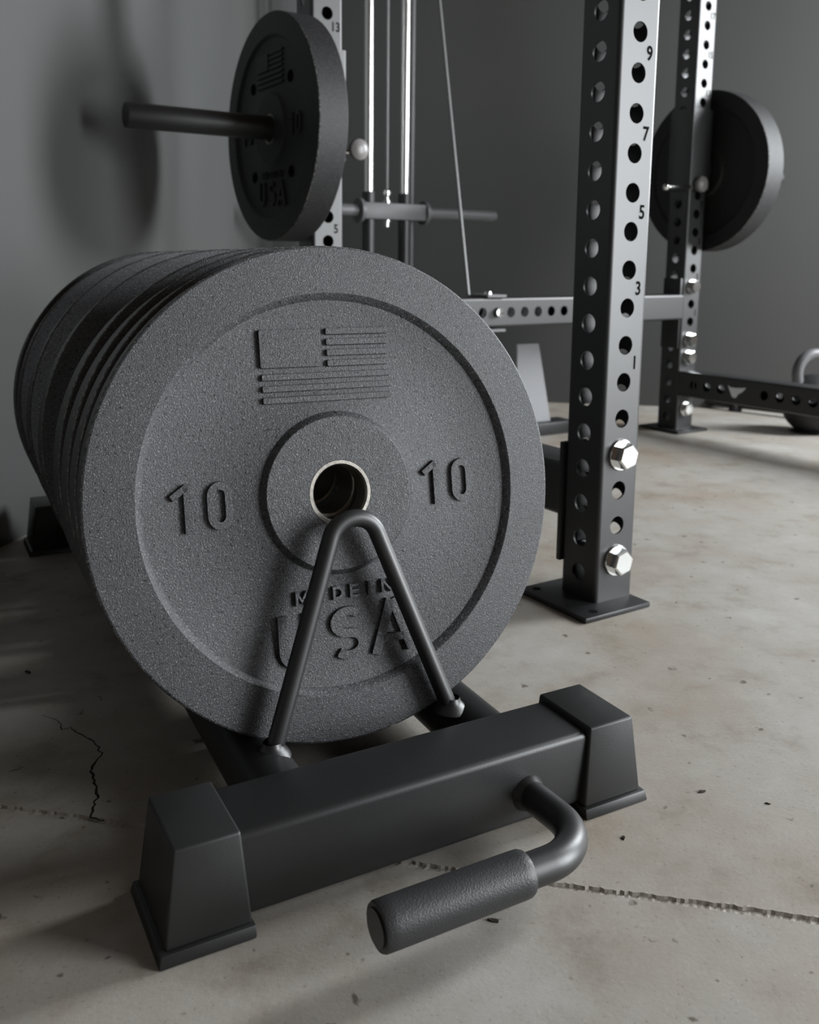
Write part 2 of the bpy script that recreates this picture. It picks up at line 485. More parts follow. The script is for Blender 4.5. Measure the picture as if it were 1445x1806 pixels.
def crossbar(y0, dx):
    bm = bmesh.new()
    box(bm, -0.19 + dx, 0.19 + dx, y0, y0 + BW, ZB, ZT, 0.006, 4)
    bar = mesh_obj('crossbar', bm, M_POWDER, rack)
    for s in (-1, 1):
        bm = bmesh.new()
        xo, xi, xto, xti = 0.2150, 0.1515, 0.2060, 0.1575
        X = lambda a: dx + s * a
        lo, hi = 0.009, 0.0805
        c = [(X(xi), y0 - 0.0075, lo), (X(xo), y0 - 0.0075, lo), (X(xo), y0 + BW + 0.0075, lo), (X(xi), y0 + BW + 0.0075, lo),
             (X(xti), y0 - 0.0030, hi), (X(xto), y0 - 0.0030, hi), (X(xto), y0 + BW + 0.0030, hi), (X(xti), y0 + BW + 0.0030, hi)]
        v, fs = hexa(bm, c)
        bmesh.ops.bevel(bm, geom=list({e for f in fs for e in f.edges}), offset=0.0022, segments=3, affect='EDGES', profile=0.5)
        # foot flange
        a0, a1 = 0.1500, 0.2205
        c = [(X(a0), y0 - 0.0125, 0.0), (X(a1), y0 - 0.0125, 0.0), (X(a1), y0 + BW + 0.0125, 0.0), (X(a0), y0 + BW + 0.0125, 0.0),
             (X(a0), y0 - 0.0105, 0.0095), (X(a1 - 0.002), y0 - 0.0105, 0.0095), (X(a1 - 0.002), y0 + BW + 0.0105, 0.0095), (X(a0), y0 + BW + 0.0105, 0.0095)]
        v, fs = hexa(bm, c)
        bmesh.ops.bevel(bm, geom=list({e for f in fs for e in f.edges}), offset=0.0015, segments=2, affect='EDGES', profile=0.5)
        cap = mesh_obj('end_cap', bm, M_CAP, bar)
        cap['label'] = 'moulded plastic end cap with a flared foot'
    return bar
front_bar = crossbar(0.0, 0.0)
crossbar(V_REAR, SK * V_REAR)

RR, RZ, RX = 0.0285, 0.0420, 0.102
for s in (-1, 1):
    bm = bmesh.new()
    tube(bm, [(s * RX + SK * y, y, RZ) for y in (BW - 0.004, V_REAR + 0.004)], RR, 40)
    mesh_obj('rail', bm, M_POWDER, rack)

HV = [0.112 + 0.163 * k for k in range(5)] + [0.930]
del HV[1]; HV[1] = 0.418; HV[2] = 0.568; HV[3] = 0.720
# = 0.418; HV[3] = 0.568; HV[4] = 0.720
HL = 0.035
for v0 in HV:
    bm = bmesh.new()
    cx = SK * v0 - 0.006
    zf, zt = 0.062, 0.2640
    tp = [(cx - 0.090, v0, zf), (cx - 0.0155, v0 + HL * 0.6, zt + 0.042), (cx + 0.0165, v0 + HL * 0.6, zt + 0.042), (cx + 0.090, v0, zf)]
    # legs meet in a tight bend at the top
    a0 = Vector((cx - 0.0895, v0, zf)); b0 = Vector((cx + 0.0885, v0, zf)); ap = Vector((cx, v0 + HL, 0.338))
    pth = fillet([a0, ap, b0], [0.0235], 16)
    # bring the apex of the bend to the measured height
    zmax = max(p.z for p in pth); k = (0.2540 - zf) / (zmax - zf)
    pth = [Vector((p.x, p.y, zf + (p.z - zf) * k)) for p in pth]
    tube(bm, pth, 0.0079, 20)
    hoop = mesh_obj('divider_hoop', bm, M_POWDER_SATIN, rack)
    for p in (a0, b0):
        bm = bmesh.new()
        M = Matrix.Translation((p.x, p.y, 0.0665))
        prof = [(0.0, 0.010), (0.0078, 0.0095), (0.0088, 0.0065), (0.0106, 0.0040), (0.0140, 0.0012), (0.0165, -0.003)]
        lathe(bm, prof[1:], 24, M)
        for vv in bm.verts:
            vv.co.z += 0.0004 * sin(vv.co.x * 500 + vv.co.y * 400)
        wl = mesh_obj('weld_bead', bm, M_POWDER_SATIN, hoop)

# handle on the front bar
bm = bmesh.new()
hz = 0.040
pth = fillet([(0.411 - UC, 0.004, hz - 0.004), (0.4105 - UC, -0.088, hz), (0.222 - UC, -0.088, hz)], [0.046], 14)
tube(bm, pth, 0.0128, 28)
lathe(bm, [(0.0160, 0.0), (0.0152, 0.002), (0.0138, 0.0045), (0.0127, 0.008)], 28, Matrix.Translation((0.411 - UC, 0.0, hz - 0.004)) @ Matrix.Rotation(pi / 2, 4, 'X'))
handle = mesh_obj('handle', bm, M_POWDER_SATIN, rack)
bm = bmesh.new()
prof = [(0.0129, 0.0), (0.0160, 0.0006), (0.0170, 0.003)] + [(0.0172, 0.003 + 0.114 * k / 20) for k in range(1, 20)] + [(0.0170, 0.1195), (0.0160, 0.1215), (0.0022, 0.1215), (0.0022, 0.118), (0.0, 0.118)]
lathe(bm, prof, 40, Matrix.Translation((0.345 - UC, -0.088, hz)) @ Matrix.Rotation(-pi / 2, 4, 'Y'))
grip = mesh_obj('grip', bm, M_GRIP, handle)
grip['label'] = 'textured black rubber hand grip'

# ------------------------------------------------------------------ bumper plates
GA, TA = 0.4635729, 0.1648224
def arc(cx, cy, rx, ry, a0, a1, n):
    return [(cx + rx * cos(radians(a0 + (a1 - a0) * k / n)), cy + ry * sin(radians(a0 + (a1 - a0) * k / n))) for k in range(n + 1)]

def glyph_one(bm, x, y, h, w, st, z0, z1):
    xs = x + w - st / 2
    ribbon(bm, [(xs, y), (xs, y + h)], st, z0, z1)
    ribbon(bm, [(x, y + h * 0.74), (xs - 0.0004, y + h * 0.955)], st * 0.85, z0, z1)

def glyph_zero(bm, x, y, h, w, st, z0, z1):
    rx = w / 2 - st / 2; cx = x + w / 2; top = y + h - st / 2; bot = y + st / 2
    p = arc(cx, top - rx * 1.15, rx, rx * 1.15, 0, 180, 12) + arc(cx, bot + rx * 1.15, rx, rx * 1.15, 180, 360, 12)
    ribbon(bm, p, st, z0, z1, closed=True)

def glyph(bm, ch, x, y, h, w, st, z0, z1):
    e = st / 2; x0, x1, y0, y1 = x + e, x + w - e, y, y + h
    if ch == 'U':
        r = (w - st) / 2
        ribbon(bm, [(x0, y1)] + arc((x0 + x1) / 2, y0 + e + r, r, r, 180, 360, 14) + [(x1, y1)], st, z0, z1)
    elif ch == 'S':
        st *= 0.86; e = st / 2
        rx = (w - st) / 2; ry = (h - st) / 4; cx = (x0 + x1) / 2
        p = arc(cx, y1 - e - ry, rx, ry, 40, 270, 16) + arc(cx, y0 + e + ry, rx, ry, 90, -140, 16)[1:]
        ribbon(bm, p, st, z0, z1)
    elif ch == 'A':
        cx = x + w / 2
        ribbon(bm, [(x0, y0), (cx - st * 0.10, y1 - st * 0.0)], st, z0, z1)
        ribbon(bm, [(x + w - e, y0), (cx + st * 0.10, y1 - st * 0.0)], st, z0, z1)
        ribbon(bm, [(x + w * 0.27, y + h * 0.27), (x + w * 0.73, y + h * 0.27)], st * 0.8, z0, z1)
    elif ch == 'M':
        ribbon(bm, [(x0, y0), (x0, y1)], st, z0, z1); ribbon(bm, [(x1, y0), (x1, y1)], st, z0, z1)
        ribbon(bm, [(x0, y1 - e * .4), (x + w / 2, y + h * 0.3), (x1, y1 - e * .4)], st * 0.9, z0, z1)
    elif ch == 'N':
        ribbon(bm, [(x0, y0), (x0, y1)], st, z0, z1); ribbon(bm, [(x1, y0), (x1, y1)], st, z0, z1)
        ribbon(bm, [(x0, y1 - e * .6), (x1, y0 + e * .6)], st * 0.95, z0, z1)
    elif ch == 'D':
        rx = w - st
        ribbon(bm, [(x0, y0 + e), (x0, y1 - e)] + arc(x0 + rx * 0.35, (y0 + y1) / 2, rx * 0.65, h / 2 - e, 90, -90, 12), st, z0, z1, closed=True)
    elif ch == 'E':
        ribbon(bm, [(x0, y0), (x0, y1)], st, z0, z1)
        for yy in (y0 + e * .9, (y0 + y1) / 2, y1 - e * .9):
            ribbon(bm, [(x0, yy), (x + w, yy)], st * 0.9, z0, z1)
    elif ch == 'I':
        ribbon(bm, [(x + w / 2, y0), (x + w / 2, y1)], st, z0, z1)

ZR = -0.0064          # recessed field of the face
def plate_body_bm(T, R=0.225):
    bm = bmesh.new()
    def side(s):
        f = lambda r, z: (r, s(z))
        return [f(0.0302, -0.0004), f(0.0694, -0.0004), f(0.0700, -0.0007), f(0.0746, ZR + 0.0002), f(0.0752, ZR), f(0.1755, ZR), f(0.1761, ZR + 0.0002),
                f(0.1815, -0.0004), f(0.1822, 0.0), f(R - 0.0022, 0.0), f(R - 0.0009, -0.0006), f(R, -0.0022)]
    front = side(lambda z: z)
    back = side(lambda z: -T - z)[::-1]
    lathe(bm, front + back, 160, closed=True)
    return bm

def relief(root, mat, z0, z1):
    def part(name, fn):
        bm = bmesh.new(); fn(bm); mesh_obj(name, bm, mat, root, angle=30)
    part('flag_canton', lambda bm: round_rect(bm, -0.0670, -0.0082, 0.1157, 0.1505, 0.0025, z0, z1))
    for k in range(4):
        y = 0.1443 - 0.00965 * k
        part('flag_stripe', lambda bm: round_rect(bm, -0.0040, 0.0588, y, y + 0.0064, 0.0016, z0, z1))
    for k in range(3):
        y = 0.1047 - 0.0103 * k
        part('flag_stripe', lambda bm: round_rect(bm, -0.0665, 0.0594, y, y + 0.0062, 0.0016, z0, z1))
    for x in (-0.1515, 0.0870):
        part('raised_digit', lambda bm: glyph_one(bm, x, -0.0210, 0.0415, 0.0175, 0.0078, z0, z1))
        part('raised_digit', lambda bm: glyph_zero(bm, x + 0.0295, -0.0215, 0.0425, 0.0232, 0.0076, z0, z1))
    for ch, x, w in (('U', -0.0670, 0.0340), ('S', -0.0175, 0.0350), ('A', 0.0215, 0.0470)):
        part('raised_letter', lambda bm: glyph(bm, ch, x, -0.1532, 0.0490, w, 0.0102, z0, z1))
    for ch, x, w in (('M', -0.0488, 0.0130), ('A', -0.0320, 0.0130), ('D', -0.0132, 0.0115), ('E', 0.0035, 0.0095), ('I', 0.0215, 0.0036), ('N', 0.0352, 0.0125)):
        part('raised_letter', lambda bm: glyph(bm, ch, x, -0.0972, 0.0128, w, 0.0034, z0, z1))

def plate_matrix(pos, nrm, spin_ref=Vector((0, 0, 1))):
    n = nrm.normalized()
    x = spin_ref.cross(n).normalized(); y = n.cross(x)
    return Matrix(((x.x, y.x, n.x, pos.x), (x.y, y.y, n.y, pos.y), (x.z, y.z, n.z, pos.z), (0, 0, 0, 1)))

PROTO = {}
def bumper_plate(T, M, label, group, body_mat=M_RUB, letters=True):
    key = round(T, 4)
    root = mesh_obj('bumper_plate', plate_body_bm(T), body_mat, angle=22)
    root.matrix_world = M
    tag(root, label, 'weight plate', group)
    bm = bmesh.new()
    lathe(bm, [(0.0302, -0.0012), (0.0298, -0.0004), (0.0268, -0.0004), (0.0256, -0.0022), (0.0254, -0.004), (0.0254, -T + 0.004), (0.0256, -T + 0.0022), (0.0268, -T + 0.0004), (0.0298, -T + 0.0004), (0.0302, -T + 0.0012)], 72, closed=True)
    ins = mesh_obj('steel_insert', bm, M_RING, root)
    ins['label'] = 'worn steel insert ring lining the centre hole'
    if letters: relief(root, body_mat, ZR - 0.0005, ZR + 0.0034)
    return root

VR = Vector((-sin(0.472), cos(0.472), 0))
PC = Vector((-0.06180513, 0.81217528, 0.27214465))
PN = Vector((sin(GA) * cos(TA), -cos(GA) * cos(TA), sin(TA)))
stack = [
    (0.000, 0.026, 'front black bumper plate with raised 10 and flag, its whole face in view'),
    (0.031, 0.044, 'second bumper plate in the rack row, tucked right behind the front one'),
    (0.080, 0.058, 'third bumper plate of the rack row, pressed against the second'),
    (0.146, 0.060, 'fourth bumper plate of the rack row, last of the tight front group'),
    (0.305, 0.054, 'middle bumper plate of the rack row, standing alone between two gaps'),
    (0.458, 0.052, 'sixth bumper plate of the rack row, just ahead of the rearmost pair'),
    (0.608, 0.062, 'next-to-last bumper plate at the far end of the rack row'),
    (0.676, 0.066, 'rearmost bumper plate of the rack row, nearest the back wall'),
]
for i, (s, T, lab) in enumerate(stack):
    bumper_plate(T, plate_matrix(PC + VR * s, PN), lab, 'bumper plates in the floor rack', M_RUB, letters=(i == 0))

# ------------------------------------------------------------------ power rack
BE = 0.5695658; W = 0.0721
PA = Vector((0.26389641, 1.23331535, 0))
e2 = Vector((cos(BE), sin(BE), 0)); e1 = Vector((sin(BE), -cos(BE), 0))
prack = empty('power_rack', PA, BE, 'tall black power rack of perforated numbered uprights behind the plates', 'power rack')
A_, C_, B_ = Vector((0, 0, 0)), Vector((-0.0051, 0.8638, 0)), Vector((1.1962, 0.9123, 0))
HTOP = 2.10; ZP = 0.008
front_h = [0.0665 + 0.0508 * k for k in range(40) if 0.0665 + 0.0508 * k < HTOP - 0.03]
side_h = [0.0443 + 0.0508 * k for k in range(40) if 0.0443 + 0.0508 * k < HTOP - 0.03]
bm = bmesh.new()
holed_tube(bm, W, HTOP - ZP, 0.003, 0.0130, {0: [z - ZP for z in front_h], 2: [z - ZP for z in front_h], 1: [z - ZP for z in side_h], 3: [z - ZP for z in side_h]})
upA = mesh_obj('upright', bm, M_POWDER_SATIN, prack, loc=(W / 2, W / 2, ZP), angle=30)
ups = {'A': upA}
for k, P in (('C', C_), ('B', B_)):
    ups[k] = link_copy(upA, prack, Matrix.Translation((P.x + W / 2, P.y + W / 2, ZP)))

# printed hole numbers (idx 8/9 gap is "1", odd numbers on every other gap)
for k in range(15):
    z = 0.7777 - (8.5 - 2 * k) * 0.0508
    if z > HTOP - 0.05: break
    bm = bmesh.new()
    text_bm(bm, str(2 * k + 1), 0.0255, Matrix.Rotation(pi / 2, 4, 'X'), xs=0.88, offset=0.0006)
    num = mesh_obj('hole_number', bm, M_NUM, upA, smooth=False)
    Mn = Matrix.Translation((0.0547 - W / 2, -W / 2 - 0.0003, z - ZP))
    num.matrix_basis = Mn
    for q in 'CB': link_copy(num, ups[q], Mn)

def base_plate(par, x0, x1, y0, y1):
    bm = bmesh.new()
    box(bm, x0 - W / 2, x1 - W / 2, y0 - W / 2, y1 - W / 2, -ZP, 0.0, 0.002, 2)
    o = mesh_obj('base_plate', bm, M_POWDER, par)
    # black discs laid on the plate corners paint the shade inside bolt holes
    for x, y in ((x0 + 0.028, y0 + 0.015), (x0 + 0.020, y1 - 0.018), (x1 - 0.015, y1 - 0.018)):
        bm = bmesh.new()
        lathe(bm, [(0, 0.0003), (0.0062, 0.0003), (0.0062, 0.0)], 20, Matrix.Translation((x - W / 2, y - W / 2, 0)))
        mesh_obj('anchor_hole_shade', bm, M_NUM, par, smooth=False)
    return o
base_plate(upA, -0.050, 0.074, -0.035, W + 0.036)
base_plate(ups['C'], -0.050, 0.074, -0.035, W + 0.036)
base_plate(ups['B'], -0.030, 0.098, -0.036, W + 0.040)

# hex bolts through the front faces
def bolt_bm():
    bm = bmesh.new()
    hexr = 0.0188
    ring0 = []
    prof = [(0.0175, 0.0045, 0), (1, 0.0045, 1), (1, 0.0165, 1), (0.93, 0.0190, 1)]
    lo = [bm.verts.new((hexr * cos(pi / 3 * k + 0.25), hexr * sin(pi / 3 * k + 0.25), 0.0042)) for k in range(6)]
    hi = [bm.verts.new((hexr * cos(pi / 3 * k + 0.25), hexr * sin(pi / 3 * k + 0.25), 0.0165)) for k in range(6)]
    tp = [bm.verts.new((hexr * 0.86 * cos(pi / 3 * k + 0.25), hexr * 0.86 * sin(pi / 3 * k + 0.25), 0.0182)) for k in range(6)]
    for k in range(6):
        j = (k + 1) % 6
        bm.faces.new((lo[k], lo[j], hi[j], hi[k])); bm.faces.new((hi[k], hi[j], tp[j], tp[k]))
    bm.faces.new(tp); bm.faces.new(lo[::-1])
    # shank into the tube
    lathe(bm, [(0.0118, 0.0042), (0.0118, -0.070)], 20)
    return bm
def washer_bm():
    bm = bmesh.new()
    lathe(bm, [(0.0120, 0.0), (0.0222, 0.0), (0.0222, 0.0032), (0.0216, 0.0040), (0.0120, 0.0040)], 36, closed=True)
    return bm
bolt0 = washer0 = None
def put_bolt(par, x, z, y=-W / 2, scale=1.0):
    global bolt0, washer0
    Mx = Matrix.Translation((x, y, z)) @ Matrix.Rotation(pi / 2, 4, 'X') @ Matrix.Scale(scale, 4)
    if bolt0 is None:
        bolt0 = mesh_obj('bolt', bolt_bm(), M_STEEL, par, angle=25); bolt0.matrix_basis = Mx
        washer0 = mesh_obj('washer', washer_bm(), M_STEEL, par, angle=25); washer0.matrix_basis = Mx
        bolt0['label'] = 'shiny zinc hex bolt'
    else:
        link_copy(bolt0, par, Mx); link_copy(washer0, par, Mx)
for k in (11, 14): put_bolt(upA, 0.0, 0.7777 - 0.0508 * k - ZP)
for z in (0.422, 0.2695, 0.2187, 0.0665): put_bolt(ups['B'], 0.0, z - ZP)
for z in (0.2187, 0.0665): put_bolt(ups['C'], 0.0, z - ZP)

def cross(name, p0, p1, zc, holes_front, label=None, hz=None, width=W):
    d = p1 - p0; L = d.length
    bm = bmesh.new()
    hs = [h for h in holes_front if 0.03 < h < L - 0.03]
    holed_tube(bm, width, L, 0.003, 0.0128, {0: hs, 2: hs, 1: [], 3: []})
    o = mesh_obj(name, bm, M_POWDER_SATIN, prack, angle=30)
    z = d.normalized(); x = Vector((0, 0, 1)); 
    # side 0 (-y local) faces sideways; keep local x up
    y = z.cross(x); x = y.cross(z)
    o.matrix_basis = Matrix(((x.x, y.x, z.x, p0.x), (x.y, y.y, z.y, p0.y), (x.z, y.z, z.z, zc), (0, 0, 0, 1)))
    if label: o['label'] = label
    return o
# rear crossmember between the two rear uprights
cs = [0.479 + 0.0453 * k for k in range(-9, 5)]
cross('crossmember', Vector((C_.x + W, C_.y + W / 2, 0)), Vector((B_.x, B_.y + W / 2, 0)), 0.3630, cs)
# low depth member from the front upright back to the rear one
cross('crossmember', Vector((W / 2, W + 0.006, 0)), Vector((C_.x + W / 2, C_.y, 0)), 0.1580, [0.05 + 0.0508 * k for k in range(16)], width=0.078)
# low depth member on the right, running out of the picture
bh = [0.055 + 0.0478 * k for k in range(3)] + [0.291 + 0.0478 * k for k in range(13)]
low = cross('crossmember', Vector((B_.x + W / 2, B_.y, 0)), Vector((B_.x + W / 2, B_.y - 0.864 - 0.0, 0)), 0.1435, [])
bpy.data.objects.remove(low)
bm = bmesh.new()
holed_tube(bm, W, 0.92, 0.003, 0.0128, {0: bh, 2: bh})
low = mesh_obj('crossmember', bm, M_POWDER_SATIN, prack, angle=30)
zv = Vector((0, -1, 0)); xv = Vector((0, 0, 1)); yv = zv.cross(xv)
low.matrix_basis = Matrix(((xv.x, yv.x, zv.x, B_.x + W / 2), (xv.y, yv.y, zv.y, B_.y), (xv.z, yv.z, zv.z, 0.1435), (0, 0, 0, 1)))
# bright steel patch standing for lit floor seen through a winged cut-out
bm = bmesh.new()
poly = [(-0.030, 0.016), (-0.022, 0.010), (-0.004, 0.010), (0.030, 0.014), (0.020, 0.002), (0.006, -0.006), (-0.002, -0.018), (-0.014, -0.016), (-0.020, -0.004)]
lo = [bm.verts.new((0.1965 * 0 + B_.x - 0.0012, B_.y - 0.205 - px, 0.1435 + pz)) for px, pz in poly]
hi = [bm.verts.new((B_.x + 0.0, B_.y - 0.205 - px, 0.1435 + pz)) for px, pz in poly]
bm.faces.new(lo); bm.faces.new(hi[::-1])
for i in range(len(lo)): bm.faces.new((lo[i], lo[(i + 1) % len(lo)], hi[(i + 1) % len(lo)], hi[i]))
em = mesh_obj('cutout_light_patch', bm, M_STEEL, low, smooth=False)
em.matrix_parent_inverse = low.matrix_basis.inverted()
em['label'] = 'pale winged patch in place of light through a cut-out'
# bracket plates behind the front upright and at the front of the right rear upright
bm = bmesh.new()
box(bm, -0.004, W + 0.004, W, W + 0.008, 0.052, 0.228, 0.001, 2)
mesh_obj('bracket', bm, M_POWDER, prack)
bm = bmesh.new()
box(bm, C_.x - 0.003, C_.x + W + 0.003, C_.y - 0.007, C_.y, 0.052, 0.228, 0.001, 2)
mesh_obj('bracket', bm, M_POWDER, prack)
bm = bmesh.new()
box(bm, B_.x - 0.007, B_.x, B_.y + 0.004, B_.y + W - 0.004, 0.245, 0.445, 0.001, 2)
mesh_obj('bracket', bm, M_POWDER, prack)

# ------------------------------------------------------------------ plate storage pegs on the rear uprights
def R2W(p):   # power-rack local to world
    return PA + e2 * p.x - e1 * p.y + Vector((0, 0, p.z))
def peg(P, sgn, label, knob, pin):
    o = empty('plate_storage_peg', R2W(Vector((P.x + W / 2, P.y + W / 2, 0.749))), BE, label, 'storage peg', 'plate storage pegs')
    h = W / 2
    bm = bmesh.new()
    g, t = 0.0012, 0.0045
    # wrap-around collar as a square ring
    def ring(a, z): return [bm.verts.new((sx * a, sy * a, z)) for sx, sy in ((-1, -1), (1, -1), (1, 1), (-1, 1))]
    z0, z1 = -0.058, 0.163
    a, b, c, d = ring(h + g + t, z0), ring(h + g + t, z1), ring(h + g, z0), ring(h + g, z1)
    for k in range(4):
        j = (k + 1) % 4
        bm.faces.new((a[k], a[j], b[j], b[k])); bm.faces.new((c[j], c[k], d[k], d[j]))
        bm.faces.new((b[k], b[j], d[j], d[k])); bm.faces.new((a[j], a[k], c[k], c[j]))
    es = [e for e in bm.edges if abs(e.verts[0].co.z - e.verts[1].co.z) > 0.1 and max(abs(e.verts[0].co.x), abs(e.verts[0].co.y)) > h + g + t - 1e-5]
    bmesh.ops.bevel(bm, geom=es, offset=0.004, segments=3, affect='EDGES', profile=0.5)
    mesh_obj('collar', bm, M_POWDER_SATIN, o)
    L = 0.372 + h if sgn < 0 else 0.440 - h
    bm = bmesh.new()
    M = Matrix.Rotation(sgn * pi / 2, 4, 'Y')
    x0 = h + g + t
    lathe(bm, [(0, x0 - 0.002), (0.0385, x0 - 0.002), (0.0385, x0 + 0.006), (0.030, x0 + 0.009), (0.0238, x0 + 0.010), (0.0238, L - 0.003), (0.0222, L), (0, L)], 40, M)
    mesh_obj('peg', bm, M_POWDER_SATIN, o)
    bm = bmesh.new()
    kx, ky, kz = knob
    # domed pull knob on a short stem
    Mk = Matrix.Translation((kx, ky, kz)) @ Matrix.Rotation(pi / 2, 4, 'X')
    lathe(bm, [(0.008, -0.030), (0.008, 0.0), (0.016, 0.001), (0.0215, 0.006), (0.0225, 0.012), (0.0210, 0.0185), (0.015, 0.0235), (0.007, 0.0255), (0, 0.026)], 32, Mk)
    kn = mesh_obj('pull_knob', bm, M_KNOB, o)
    kn['label'] = 'pale grey pull knob'
    bm = bmesh.new()
    tube(bm, [Vector(pin[0]), Vector(pin[1])], 0.0062, 16)
    lathe(bm, [(0, 0.010), (0.007, 0.007), (0.010, 0.0), (0.007, -0.007), (0, -0.010)], 16, Matrix.Translation(pin[0]))
    mesh_obj('pin', bm, M_STEEL, o)
    return o
peg(C_, -1, 'black storage peg on the left rear upright pointing at the left wall', (0.058, -0.052, -0.036), ((0.072, -0.030, -0.037), (0.030, -0.030, -0.037)))
peg(B_, 1, 'black storage peg clamped to the right rear upright, with a pin in front', (-0.006, -0.040, -0.042), ((-0.135, -0.040, -0.056), (-0.040, -0.040, -0.050)))
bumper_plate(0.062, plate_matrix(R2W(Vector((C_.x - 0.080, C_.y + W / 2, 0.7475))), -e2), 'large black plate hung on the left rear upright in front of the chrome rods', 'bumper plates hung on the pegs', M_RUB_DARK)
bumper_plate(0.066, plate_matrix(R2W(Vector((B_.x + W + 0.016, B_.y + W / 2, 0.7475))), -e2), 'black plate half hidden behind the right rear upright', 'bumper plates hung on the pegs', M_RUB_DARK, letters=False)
# raised black discs painting the shade of recessed holes in the hung plate
hung = bpy.data.objects['bumper_plate.008']
for k in range(4):
    an = pi / 4 + pi / 2 * k
    bm = bmesh.new()
    lathe(bm, [(0, ZR + 0.0002), (0.009, ZR + 0.0002), (0.0095, ZR + 0.0012), (0.0115, ZR + 0.0012), (0.012, ZR - 0.001)], 20, Matrix.Translation((0.128 * cos(an), 0.128 * sin(an), 0)))
    mesh_obj('hole_shade_disc', bm, M_NUM, hung)

# ------------------------------------------------------------------ cable tower behind the rack
OFF = 0.65
tower = empty('cable_tower', R2W(Vector((C_.x + 0.5730, C_.y + OFF, 0))), BE, 'chrome rod cable tower with a sliding weight carriage behind the rack', 'cable machine')
def tb(name, pts, r, mat, seg=20, par=None):
    bm = bmesh.new(); tube(bm, pts, r, seg)
    return mesh_obj(name, bm, mat, par or tower)
for x in (-0.0625, 0.0625):
    tb('guide_rod', [(x, 0, 0.03), (x, 0, 2.15)], 0.0132, M_CHROME, 28)
bm = bmesh.new()
box(bm, -0.20, 0.20, -0.035, 0.035, 0.0, 0.05, 0.004, 2)
box(bm, -0.035, 0.035, 0.035, 0.115, 0.0, 0.045, 0.003, 2)
mesh_obj('base', bm, M_POWDER, tower)
zc = 0.632
bm = bmesh.new()
box(bm, -0.090, 0.128, -0.026, 0.026, zc - 0.024, zc + 0.024, 0.003, 2)
car = mesh_obj('carriage', bm, M_GREYSTEEL, tower)
for x in (-0.0625, 0.0625):
    bm = bmesh.new()
    lathe(bm, [(0.0135, -0.26), (0.0190, -0.26), (0.0190, 0.055), (0.0135, 0.055)], 28, Matrix.Translation((x, 0, zc)), closed=True)
    mesh_obj('bushing', bm, M_POWDER_SATIN, car)
for s in (-1, 1):
    bm = bmesh.new()
    xo = 0.128 if s > 0 else 0.090
    lathe(bm, [(0, xo - 0.001), (0.036, xo - 0.001), (0.036, xo + 0.010), (0.0175, xo + 0.012), (0.0175, xo + 0.275), (0.014, xo + 0.280), (0, xo + 0.280)], 32, Matrix.Translation((0, 0, zc)) @ Matrix.Rotation(s * pi / 2, 4, 'Y'))
    mesh_obj('loading_pin', bm, M_GREYSTEEL, car)
bm = bmesh.new()
lathe(bm, [(0, -0.045), (0.008, -0.045), (0.008, -0.030), (0.013, -0.030), (0.013, -0.024), (0.013, 0.024), (0.013, 0.032), (0.007, 0.034), (0.007, 0.044), (0.012, 0.048), (0.012, 0.060), (0.005, 0.066), (0, 0.066)], 20, Matrix.Translation((0.0, 0, zc)))
mesh_obj('eye_bolt', bm, M_STEEL, car)
tb('cable', [(0.0, 0, zc + 0.06), (0.0, 0.0, 2.1)], 0.0042, M_WIRE, 12)
tb('rear_post', [(0.105, 0.03, 0.0), (0.105, 0.03, 2.15)], 0.0085, M_GREYSTEEL, 16)
# slanted cable down to the pulley on the rear crossmember
base_l = Vector((C_.x + 0.573, C_.y + OFF, 0))
pulley = Vector((0.434, C_.y + 0.045, 0.405)) - base_l
topc = Vector((0.5489 + C_.x, C_.y + 0.35, 1.161)) - base_l
dirc = topc - pulley
tb('cable', [pulley, pulley + dirc * 2.2], 0.0045, M_WIRE, 12)
# pulley bracket clamped round the rear crossmember
px = 0.497; cyy = C_.y + W / 2 + px * 0.0404
bm = bmesh.new()
pr = [(-0.044, 0.4065), (0.046, 0.4065), (0.046, 0.3170), (-0.044, 0.3170), (-0.044, 0.3230), (0.0405, 0.3230), (0.0405, 0.4005), (-0.044, 0.4005)]
la = [bm.verts.new((px - 0.028, cyy + a, b)) for a, b in pr]; lb = [bm.verts.new((px + 0.028, cyy + a, b)) for a, b in pr]
for k in range(8):
    bm.faces.new((la[k], la[(k + 1) % 8], lb[(k + 1) % 8], lb[k]))
bm.faces.new(la[::-1]); bm.faces.new(lb)
pb = mesh_obj('pulley_bracket', bm, M_GREYSTEEL, tower)
pb.location = -base_l
bm = bmesh.new()
lathe(bm, [(0, 0.095), (0.009, 0.094), (0.0105, 0.090), (0.0105, 0.0865), (0.006, 0.0865), (0.006, -0.006), (0.0105, -0.006), (0.0105, -0.016), (0, -0.018)], 18, Matrix.Translation((px + 0.004, cyy, 0.3185)))
b_ = mesh_obj('bolt', bm, M_STEEL, pb)
bm = bmesh.new()
lathe(bm, [(0, 0.016), (0.010, 0.015), (0.011, 0.006), (0.011, 0.0)], 18, Matrix.Translation((0.503, C_.y + 0.503 * 0.0404 + 0.0005, 0.3630)) @ Matrix.Rotation(pi / 2, 4, 'X'))
b2 = mesh_obj('bolt', bm, M_STEEL, pb)

